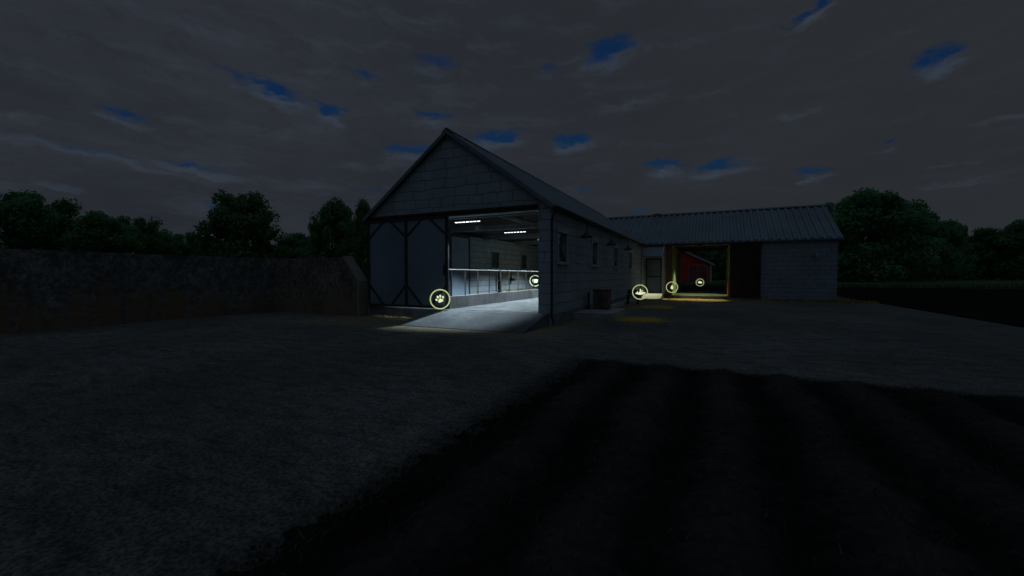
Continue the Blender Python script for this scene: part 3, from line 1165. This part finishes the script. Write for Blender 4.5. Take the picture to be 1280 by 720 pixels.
# wall lantern on the right hand wall
t = thing('wall_lantern', 'small unlit lantern high on the wall right of the dark door', 'lantern', (11.2, Y2, 3.1))
b = MB()
b.box(11.02, 11.12, Y2 - .05, Y2 - .002, 2.95, 3.3)
b.tube([(11.07, Y2 - .05, 3.2), (11.2, Y2 - .22, 3.28), (11.28, Y2 - .22, 3.22)], .02, 6)
b.build('bracket', 'pipe_grey', t)
b = MB()
b.lathe([(.02, .16), (.14, .06), (.12, .0), (.1, -.16), (.0, -.18)], (11.28, Y2 - .22, 3.1), 10)
b.build('lamp_shade', 'concrete', t)

# passage lamp
t = thing('passage_lamp', 'lit bulkhead lamp under the passage ceiling', 'lamp', (4.4, 22.6, 4.0))
b = MB()
b.lathe([(.0, .14), (.13, .13), (.16, .0), (.18, -.12), (.165, -.12), (.145, .0), (.12, .115)], (4.4, 22.6, 3.9), 20)
b.build('housing', 'black_metal', t)
b = MB()
b.lathe([(.06, .06), (.07, .03), (.05, -.01), (.0, -.02)], (4.4, 22.6, 3.92), 16)
b.build('bulb', 'bulb', t)
spot_lamp('lamp', t, (4.4, 22.6, 3.80), (3.8, 22.4, 0), 620, (.88, 1.0, .36), 88, .5, .05)
# flood above the passage door lighting the apron
t = thing('door_flood', 'small floodlight under the eave over the passage door', 'lamp', (4.2, Y2 - .3, 3.9))
b = MB()
b.box(4.08, 4.32, Y2 - .36, Y2 - .14, 3.86, 3.96)
b.build('housing', 'black_metal', t)
spot_lamp('lamp', t, (4.2, Y2 - .30, 3.84), (4.1, Y2 - 1.2, 0), 560, (1.0, .88, .55), 60, .5, .05)

# ------------------------------------------------------------------ concrete yard walls
b = MB()
b.box(-14.72, -14.30, -60, -.0, -.02, 2.56)
tag(b.build('concrete_wall', 'yardwall'), 'long stained concrete wall along the left side of the yard', 'wall')
b = MB()
b.prism([(-14.295, -.02), (-8.66, -.02), (-8.66, 1.52), (-9.5, 2.54), (-14.295, 2.54)], 'y', -.42, -.02)
w2 = tag(b.build('concrete_wall', 'yardwall_brown'), 'short stained concrete wall with sloped end joining the barn corner', 'wall')
b = MB()
b.prism([(-8.655, -.02), (-8.52, -.02), (-8.52, 1.5), (-9.43, 2.6), (-9.53, 2.55), (-8.655, 1.53)], 'y', -.50, .02)
b.build('end_cap', 'wall_end', w2)

# ------------------------------------------------------------------ the red barn seen through the passage
rb = thing('red_barn', 'far red barn with white trim seen through the passage', 'barn', (-5, 113, 0))
ang = 0.0
b = MB()
YR = 112.5
b.prism([(-16.0, 0), (4.8, 0), (4.8, 4.75), (-5.6, 10.1), (-16.0, 4.75)], 'y', YR, YR + .4)
b.build('wall', 'red', rb)
b = MB()
b.box(4.5, 4.8, YR + .401, YR + 20, 0, 4.7)
b.box(-16, -15.7, YR + .401, YR + 20, 0, 4.7)
b.box(-15.7, 4.5, YR + 19.7, YR + 20, 0, 4.7)
b.build('wall', 'red', rb)
b = MB()
b.prism([(-5.6, 10.55), (5.6, 4.82), (5.6, 4.42), (-5.6, 10.12)], 'y', YR - .5, YR + 20.4)
b.prism([(-5.6, 10.55), (-5.6, 10.12), (-16.8, 4.42), (-16.8, 4.82)], 'y', YR - .5, YR + 20.4)
rr = b.build('roof', 'far_roof', rb)
b = MB()
b.prism([(-5.6, 10.60), (5.65, 4.86), (5.65, 4.30), (-5.6, 10.04)], 'y', YR - .6, YR - .51)
b.prism([(-5.6, 10.60), (-5.6, 10.04), (-16.85, 4.30), (-16.85, 4.86)], 'y', YR - .6, YR - .51)
b.build('verge', 'trim_white', rr)
b = MB()
b.box(4.45, 4.95, YR - .1, YR - .01, 0, 4.7)
b.build('corner_trim', 'trim_white', rb)


def arch(mb, x0, x1, z1, cham, y0, y1, inset=0):
    mb.prism([(x0 + inset, .02), (x1 - inset, .02), (x1 - inset, z1 - cham - inset * .4), (x1 - cham - inset * .4, z1 - inset), (x0 + cham + inset * .4, z1 - inset), (x0 + inset, z1 - cham - inset * .4)], 'y', y0, y1)


b = MB()
arch(b, -1.1, 4.0, 4.7, .75, YR - .08, YR - .01)
dd = b.build('door', 'dim_trim', rb)
b = MB()
for x0, x1 in ((-.85, 1.33), (1.57, 3.75)):
    b.prism([(x0, .05), (x1, .05), (x1, 3.75 if x1 > 2 else 4.4), (x1 - (.65 if x1 > 2 else 0), 4.4), (x0 + (.65 if x0 < 0 else 0), 4.4), (x0, 3.75 if x0 < 0 else 4.4)], 'y', YR - .14, YR - .085)
b.build('door_panel', 'red_door', dd)


# ------------------------------------------------------------------ glowing round signs
def ellipse(cx, cy, rx, ry, rot=0, n=18):
    c, s = math.cos(rot), math.sin(rot)
    return [(cx + rx * math.cos(2 * math.pi * k / n) * c - ry * math.sin(2 * math.pi * k / n) * s,
             cy + rx * math.cos(2 * math.pi * k / n) * s + ry * math.sin(2 * math.pi * k / n) * c) for k in range(n)]


def marker(loc, label, shapes):
    loc = Vector(loc)
    d = CAM - loc
    t = thing('round_sign', label, 'sign', tuple(loc), 'glowing round signs', math.atan2(d.x, -d.y))
    ring = MB()
    back = MB()
    n, ro, ri, dp = 56, .39, .345, .015
    for k in range(n):
        a0, a1 = 2 * math.pi * k / n, 2 * math.pi * (k + 1) / n
        P = lambda r, a, y: (r * math.cos(a), y, r * math.sin(a))
        ring.quad(P(ri, a0, -dp), P(ri, a1, -dp), P(ro, a1, -dp), P(ro, a0, -dp))
        back.quad(P(ri, a0, dp), P(ro, a0, dp), P(ro, a1, dp), P(ri, a1, dp))
        back.quad(P(ro, a0, -dp * .3), P(ro, a1, -dp * .3), P(ro, a1, dp), P(ro, a0, dp))
        back.quad(P(ri, a0, -dp * .3), P(ri, a0, dp), P(ri, a1, dp), P(ri, a1, -dp * .3))
        ring.quad(P(ro, a0, -dp), P(ro, a1, -dp), P(ro, a1, -dp * .3), P(ro, a0, -dp * .3))
        ring.quad(P(ri, a0, -dp), P(ri, a0, -dp * .3), P(ri, a1, -dp * .3), P(ri, a1, -dp))
    ring.build('ring', 'ring', t, local=True)
    back.build('glow_blocker_ring', 'frame', t, local=True)  # unlit back added so the ring does not light the door behind
    e = MB()
    for poly in shapes:
        e.prism(poly, 'y', -.012, .012)
    e.build('emblem', 'emblem', t, local=True)
    return t


def rot2(pts, a):
    c, s = math.cos(a), math.sin(a)
    return [(x * c - y * s, x * s + y * c) for x, y in pts]


paw = [[(-.10, -.11), (-.045, -.135), (0, -.12), (.045, -.135), (.10, -.11), (.11, -.06), (.05, .0), (.02, .025), (-.02, .025), (-.05, 0), (-.11, -.06)],
       ellipse(-.145, .03, .038, .055, .4), ellipse(-.055, .115, .042, .062, .15), ellipse(.055, .115, .042, .062, -.15), ellipse(.145, .03, .038, .055, -.4)]
paw = [[(x * .92, y * .92) for x, y in rot2(p, .38)] for p in paw]
manure = [[(-.24, -.07), (-.15, -.11), (-.05, -.135), (.06, -.135), (.16, -.10), (.27, -.03), (.27, .0), (.12, .0), (.06, -.02), (-.02, .005), (-.10, -.03), (-.17, -.02)],
          [(-.16, -.02), (-.10, -.03), (-.12, .07)], [(-.02, .005), (.05, -.01), (.0, .19)], [(.055, -.01), (.10, .0), (.15, .13), (.08, .07)], [(.0, .08), (.02, .19), (.07, .06)]]
drop = [[(0, .17), (.03, .10), (.075, .02), (.085, -.045), (.06, -.11), (0, -.135), (-.06, -.11), (-.085, -.045), (-.075, .02), (-.03, .10)]]
pile = [[(-.22, -.05), (-.12, .04), (.0, .13), (.10, .09), (.20, .03), (.22, -.04), (.12, -.10), (-.05, -.09)], [(-.2, .1), (-.05, .16), (-.04, .11), (-.18, .06)]]
trough = [[(-.19, .09), (-.12, .12), (-.03, .10), (.05, .13), (.14, .10), (.19, .09), (.16, -.11), (.12, -.13), (-.12, -.13), (-.16, -.11)]]
marker((-4.38, -0.42, 0.83), 'glowing round sign with a paw print by the dark sliding door', paw)
marker((-6.04, 13.09, 1.37), 'glowing round sign half hidden behind the right door pillar', trough)
marker((1.69, 8.64, .88), 'glowing round sign with sprouting heap beside the side wall', manure)
marker((2.54, 17.22, .92), 'glowing round sign with a water drop before the passage', drop)
marker((3.92, 33.56, 1.01), 'smallest glowing round sign seen through the passage', pile)


# ------------------------------------------------------------------ trees
def crown_mesh(seed, clumps, leaves, base=.25, spread=.5, leaf=.045, style=0):
    """unit-height crown: leaf quads gathered in uneven clumps; x,y about +-spread, z from base to 1"""
    r = random.Random(seed)
    v, f = [], []
    cl = []
    for k in range(clumps):
        t = r.random()
        z = base + (1 - base) * (t ** .85) * .93
        h = (z - base) / (1 - base)
        prof = math.sin(math.pi * min(1, .20 + h * .76)) ** .55 if style == 0 else (1 - h) ** .6 * .9 + .12
        a = r.uniform(0, 2 * math.pi)
        rad = spread * prof * (r.random() ** .42) * r.uniform(.78, 1.05)
        s = r.uniform(.07, .15)
        cl.append((Vector((rad * math.cos(a), rad * math.sin(a), z)), s))
    for c, s in cl:
        for k in range(leaves):
            d = Vector((r.gauss(0, 1), r.gauss(0, 1), r.gauss(0, 1))).normalized()
            p = c + Vector((d.x, d.y, d.z * .72)) * s * (r.random() ** .4)
            nrm = (d + Vector((r.gauss(0, .5), r.gauss(0, .5), r.gauss(.35, .5)))).normalized()
            a = nrm.orthogonal().normalized()
            b_ = nrm.cross(a)
            th = r.uniform(0, math.pi)
            a, b_ = a * math.cos(th) + b_ * math.sin(th), b_ * math.cos(th) - a * math.sin(th)
            l = leaf * r.uniform(.6, 1.3)
            i = len(v)
            v += [tuple(p - a * l * .5), tuple(p + b_ * l * .32), tuple(p + a * l * .55), tuple(p - b_ * l * .32)]
            f.append((i, i + 1, i + 2, i + 3))
    me = bpy.data.meshes.new('crown')
    me.from_pydata(v, [], f)
    me.materials.append(M['leaf'])
    return me, cl


def trunk_mesh(seed, cl, base):
    r = random.Random(seed + 50)
    mb = MB()
    mb.tube([(0, 0, -.01), (r.gauss(0, .006), 0, .12), (r.gauss(0, .01), r.gauss(0, .01), base + .12), (r.gauss(0, .02), r.gauss(0, .02), .72)], .026, 8, .009)
    for c, s in r.sample(cl, min(12, len(cl))):
        z0 = max(.12, c.z - r.uniform(.12, .3))
        mb.tube([(0, 0, z0), (c.x * .45, c.y * .45, (z0 + c.z) / 2 + .01), tuple(c)], .011, 5, .003)
    me = bpy.data.meshes.new('trunk')
    me.from_pydata(mb.v, [], mb.f)
    me.materials.append(M['bark'])
    return me


TREES = []
for s, (clumps, leaves, base, spread, leaf, style) in enumerate(((105, 150, .16, .42, .040, 0), (110, 150, .06, .5, .042, 0), (80, 150, .06, .40, .036, 1), (70, 140, .28, .46, .038, 0), (120, 140, .0, .62, .044, 0))):
    cm, cl = crown_mesh(100 + s, clumps, leaves, base, spread, leaf, style)
    TREES.append((cm, trunk_mesh(s, cl, base)))


def tree(px, top, width, depth, kind, label, name='leafy_tree', cat='tree', grp='trees around the farm', rot=None):
    p = spot_at(px, depth)
    h = 1.75 + (344 - top) * depth / 517.11
    t = thing(name, label, cat, (p.x, p.y, -.03), grp, random.uniform(0, 6.28) if rot is None else rot)
    sp = (.42, .5, .40, .46, .62)[kind]
    wd = width / 517.11 * depth / (2 * sp)
    t.scale = (wd, wd, h)
    for nm, me in (('crown', TREES[kind][0]), ('trunk', TREES[kind][1])):
        o = bpy.data.objects.new(nm, me)
        COL.objects.link(o)
        o.parent = t
    return t


# left of the barn, behind the yard walls
tree(12, 236, 100, 46, 1, 'broad dark tree highest at the left edge above the wall')
tree(72, 246, 84, 52, 4, 'rounded dark tree second from the left edge above the wall')
tree(130, 262, 84, 48, 1, 'broad tree with bumpy top third from the left edge')
tree(178, 270, 70, 55, 4, 'low spreading tree right of the bumpy topped tree in the left wood')
tree(222, 288, 66, 60, 4, 'low bushy tree between left wood and the tall lone tree')
tree(300, 239, 84, 44, 0, 'tall lone rounded tree standing above the left wall')
tree(262, 292, 50, 62, 4, 'low bush touching the left side of the tall lone tree', 'bush', 'bush')
tree(372, 289, 56, 62, 1, 'small pale tree left of the tree at the barn gable')
tree(418, 251, 56, 46, 0, 'tall tree close to the left corner of the barn')
tree(455, 250, 34, 40, 2, 'narrow pointed tree peeping out directly beside the barn eave')
tree(336, 309, 40, 70, 4, 'low far bush in the gap right of the lone tree', 'bush', 'bush')
tree(440, 272, 40, 50, 4, 'low dark tree filling the gap beside the barn corner')
# right of the second barn
tree(1088, 234, 118, 115, 1, 'biggest tree rising behind the right end of the hay barn')
tree(1052, 250, 70, 129, 4, 'dark tree half hidden behind the hay barn roof end')
tree(1136, 264, 80, 136, 4, 'spreading dark tree right of the biggest tree')
tree(1172, 274, 60, 147, 1, 'medium tree on the falling edge of the right wood')
tree(1192, 290, 50, 192, 4, 'far low tree in the dip of the right wood')
tree(1216, 291, 50, 183, 1, 'small far tree just right of the dip in the wood')
tree(1240, 283, 56, 154, 1, 'medium tree second from the right edge')
tree(1282, 272, 74, 147, 1, 'large tree cut by the right edge of the picture')
# behind the passage and the red barn
tree(905, 306, 50, 150, 4, 'dark tree right of the red barn seen through the passage')
tree(880, 300, 50, 165, 1, 'dark tree behind the red barn roof seen through the passage')
tree(850, 296, 60, 170, 4, 'dark tree behind the red barn gable')


def woodland(name, label, spans, seed, k_=1.0):
    """an undergrowth mass of leaf clumps, too dense to count"""
    r = random.Random(seed)
    v, f = [], []
    for x0, x1, d0, d1, top, n in spans:
        for k in range(n):
            px, d = r.uniform(x0, x1), r.uniform(d0, d1)
            c = spot_at(px, d)
            h = 1.75 + (344 - top) * d / 517.11
            c.z = h * r.random() ** .8
            s = r.uniform(.7, 1.5) * k_
            for q in range(60):
                u = Vector((r.gauss(0, 1), r.gauss(0, 1), r.gauss(0, 1))).normalized()
                p = c + u * s * r.random() ** .4
                if p.z < -.02:
                    continue
                nr = (u + Vector((r.gauss(0, .5), r.gauss(0, .5), r.gauss(.3, .5)))).normalized()
                a = nr.orthogonal().normalized()
                b_ = nr.cross(a)
                l = r.uniform(.25, .6) * k_
                i = len(v)
                v += [tuple(p - a * l * .5), tuple(p + b_ * l * .35), tuple(p + a * l * .55), tuple(p - b_ * l * .35)]
                f.append((i, i + 1, i + 2, i + 3))
    me = bpy.data.meshes.new(name)
    me.from_pydata(v, [], f)
    me.materials.append(M['leaf'])
    o = bpy.data.objects.new(name, me)
    COL.objects.link(o)
    tag(o, label, 'woodland', kind='stuff')


woodland('woodland', 'dark undergrowth closing the gaps behind the left yard wall', [(-60, 210, 56, 70, 288, 260), (200, 470, 60, 75, 306, 170)], 5)
woodland('woodland', 'dark undergrowth below the trees at the right', [(1040, 1330, 150, 185, 306, 420)], 6, 1.9)
woodland('woodland', 'dark far undergrowth seen through the drive-through passage', [(780, 960, 165, 185, 322, 160)], 8, 1.6)

# ------------------------------------------------------------------ sky and light
SUN_EL, SUN_AZ = R(35), R(150)
w = bpy.data.worlds.new('World')
sc.world = w
w.use_nodes = True
nt = NT(w.node_tree)
out = nt.add('ShaderNodeOutputWorld')
bg = nt.add('ShaderNodeBackground')
bg.inputs['Strength'].default_value = .1
nt.link(bg.outputs[0], out.inputs[0])
sky = nt.add('ShaderNodeTexSky', sky_type='NISHITA')
sky.sun_disc = False
sky.sun_elevation = R(2)
sky.sun_rotation = SUN_AZ
tc = nt.add('ShaderNodeTexCoord')
dvec = tc.outputs['Generated']
dx, dy, dz = nt.sep(dvec)
az = nt.math('ARCTAN2', dx, dy)            # radians, 0 = +y, positive to +x
el = nt.math('ARCSINE', dz)
sph = nt.combine(az, el, 0.0)
zz = nt.math('ADD', nt.math('MAXIMUM', dz, 0.0), .10)
plane = nt.combine(nt.math('DIVIDE', dx, zz), nt.math('DIVIDE', dy, zz), 0.0)
dist_n = nt.add('ShaderNodeTexNoise')
dist_n.inputs['Scale'].default_value = 16
dist_n.inputs['Detail'].default_value = 6
dist_n.inputs['Roughness'].default_value = .6
nt.link(nt.vmath('MULTIPLY', sph, (1, 2.2, 1)), dist_n.inputs['Vector'])
warp = nt.scale(nt.vmath('SUBTRACT', dist_n.outputs['Color'], (.5, .5, .5)), (.13, .045, 0))
sphw = nt.vmath('ADD', sph, warp)
# breaks in the overcast: azimuth, elevation, half-width, half-height (deg), tilt (deg), depth
CY, SY = math.cos(R(1.757)), math.sin(R(1.757))


def dir_of(u, v):
    xc, zc = (u - 640) / 517.11, (360 - v) / 517.11
    d = RT * xc + FW * (CY + zc * SY) + Vector((0, 0, -SY + zc * CY))
    d.normalize()
    return math.atan2(d.x, d.y), math.asin(d.z)


GAPS = [(343, 112, 30, 9, -14, 1.0), (411, 138, 17, 8, -10, 1.0), (300, 95, 25, 7, -20, .55), (458, 94, 18, 6, 0, .6), (540, 142, 20, 6, 0, .8),
        (540, 78, 26, 9, 0, .6), (618, 172, 32, 9, 6, 1.0), (510, 185, 28, 6, 3, .8), (714, 174, 20, 9, 0, 1.0), (762, 60, 34, 15, 14, .95),
        (682, 84, 14, 8, 0, .5), (832, 207, 20, 6, 0, 1.0), (894, 208, 34, 6, 2, 1.0), (1018, 212, 18, 5, 0, .9), (1170, 72, 30, 13, 16, .95),
        (1020, 7, 24, 7, 14, .9), (165, 146, 26, 8, -12, .75), (245, 207, 44, 4, -7, .68), (110, 190, 75, 4, -6, .42), (70, 234, 30, 3, -8, .36), (1112, 176, 12, 4, 0, .65), (798, 264, 10, 3, 0, .6), (985, 28, 20, 5, 0, .5),
        (250, 255, 20, 3, 0, .45), (465, 238, 20, 3, 0, .45), (725, 235, 16, 3, 0, .5)]


def gapfield(vec, grow):
    acc = None
    for u, v, hw, hh, tilt, dep in GAPS:
        a, e = dir_of(u, v)
        a1, e1 = dir_of(u + hw, v)
        a2, e2 = dir_of(u, v - hh)
        ra = abs(a1 - a) * 1.5 * grow
        re = abs(e2 - e) * 1.4 * grow
        mp = nt.add('ShaderNodeMapping', vector_type='TEXTURE')
        nt.link(vec, mp.inputs[0])
        mp.inputs['Location'].default_value = (a, e, 0)
        mp.inputs['Rotation'].default_value = (0, 0, R(tilt))
        mp.inputs['Scale'].default_value = (ra, re, 1)
        ln = nt.vmath('LENGTH', mp.outputs[0])
        val = nt.math('MULTIPLY', nt.math('SUBTRACT', 1.0, ln, clamp=True), dep)
        acc = val if acc is None else nt.math('MAXIMUM', acc, val)
    return acc


gap = gapfield(sphw, 1.0)
fr_vec = nt.vmath('ADD', sphw, (0, .016, 0))
fringe = gapfield(fr_vec, 1.45)
fine = nt.noise(nt.vmath('MULTIPLY', sph, (1, 2.6, 1)), 34, 5, .65)
WISPS = [(120, 196, 150, 6, -7, .8), (245, 214, 60, 6, -7, .9), (25, 150, 45, 9, 0, .6), (75, 236, 32, 5, -8, .8), (225, 150, 40, 6, -15, .5), (400, 235, 60, 5, 0, .5), (345, 172, 25, 9, 10, .5),
         (400, 60, 70, 12, -15, .35), (990, 146, 50, 6, 4, .6), (1255, 148, 40, 6, 6, .6), (1200, 228, 60, 4, 5, .6), (1190, 205, 50, 4, 4, .5), (800, 130, 50, 10, 6, .5), (890, 118, 45, 8, 3, .4), (1090, 60, 60, 8, 14, .35), (440, 205, 30, 5, 0, .5), (590, 205, 30, 5, 0, .5), (660, 150, 80, 6, -4, .4), (520, 40, 60, 10, 0, .3)]
keep_gaps, GAPS = GAPS, WISPS
wisp = gapfield(sphw, 1.15)
GAPS = keep_gaps
gap_n = nt.math('ADD', gap, nt.math('MULTIPLY', nt.math('SUBTRACT', fine, .5), .8))
gmask = nt.smooth(gap_n, .03, .74)
fmask = nt.math('MULTIPLY', nt.smooth(nt.math('ADD', fringe, nt.math('MULTIPLY', nt.math('SUBTRACT', fine, .5), .75)), .22, .95), .72)
# slow tonal drift of the cloud sheet, streaks and ripples
big = nt.noise(plane, .55, 5, .55)
streak = nt.noise(nt.vmath('MULTIPLY', sphw, (1, 5.5, 1)), 6, 6, .6)
rip = nt.noise(plane, 6.5, 6, .7, .8)
# (values are for Background strength .1)
c = nt.mix(nt.smooth(big, .3, .7), (.183, .222, .285), (.252, .296, .375))
c = nt.mix(nt.math('MULTIPLY', nt.smooth(streak, .48, .75), .6), c, (.34, .40, .56))
c = nt.mix(nt.math('MULTIPLY', nt.smooth(rip, .48, .68), .5), c, (.19, .21, .275))
# warmer grey toward the right of the view
rightness = nt.smooth(nt.vmath('DOT_PRODUCT', dvec, tuple(RT)), -.4, .75)
c = nt.mix(nt.math('MULTIPLY', rightness, .55), c, (.232, .258, .295))
wm = nt.math('MULTIPLY', nt.smooth(nt.math('ADD', wisp, nt.math('MULTIPLY', nt.math('SUBTRACT', fine, .5), .7)), .1, .8), .75)
c = nt.mix(wm, c, (.36, .45, .60))
c = nt.mix(fmask, c, (.37, .51, .74))
sk = nt.scale(sky.outputs[0], (.10, .34, .8))
skm = nt.mix(.75, sk, (.031, .128, .47))
c = nt.mix(gmask, c, skm)
# overhead cloud, out of view, is boosted to shed more light below
ovr, ovg, ovb = (nt.smooth(dz, .60, .92, 1.0, q) for q in (3.1, 3.8, 4.1))
c = nt.scale(c, nt.combine(ovr, ovg, ovb))
nt.link(c, bg.inputs[0])

sl = bpy.data.lights.new('sun', 'SUN')
sl.energy = .02
sl.angle = R(20)
sl.color = (.82, .9, 1.0)
so = bpy.data.objects.new('sun', sl)
COL.objects.link(so)
sun_dir = Vector((math.sin(SUN_AZ) * math.cos(SUN_EL), math.cos(SUN_AZ) * math.cos(SUN_EL), math.sin(SUN_EL)))
so.location = sun_dir * 100
so.rotation_euler = sun_dir.to_track_quat('Z', 'Y').to_euler()

for o in list(COL.objects):
    if '_base' in o:
        del o['_base']
sc.render.engine = 'CYCLES'
sc.view_settings.view_transform = 'Standard'
sc.view_settings.look = 'None'
sc.view_settings.exposure = 0
sc.view_settings.gamma = 1
sc.view_settings.use_curve_mapping = False
sc.cycles.use_denoising = True
sc.cycles.max_bounces = 6
sc.cycles.sample_clamp_indirect = 3
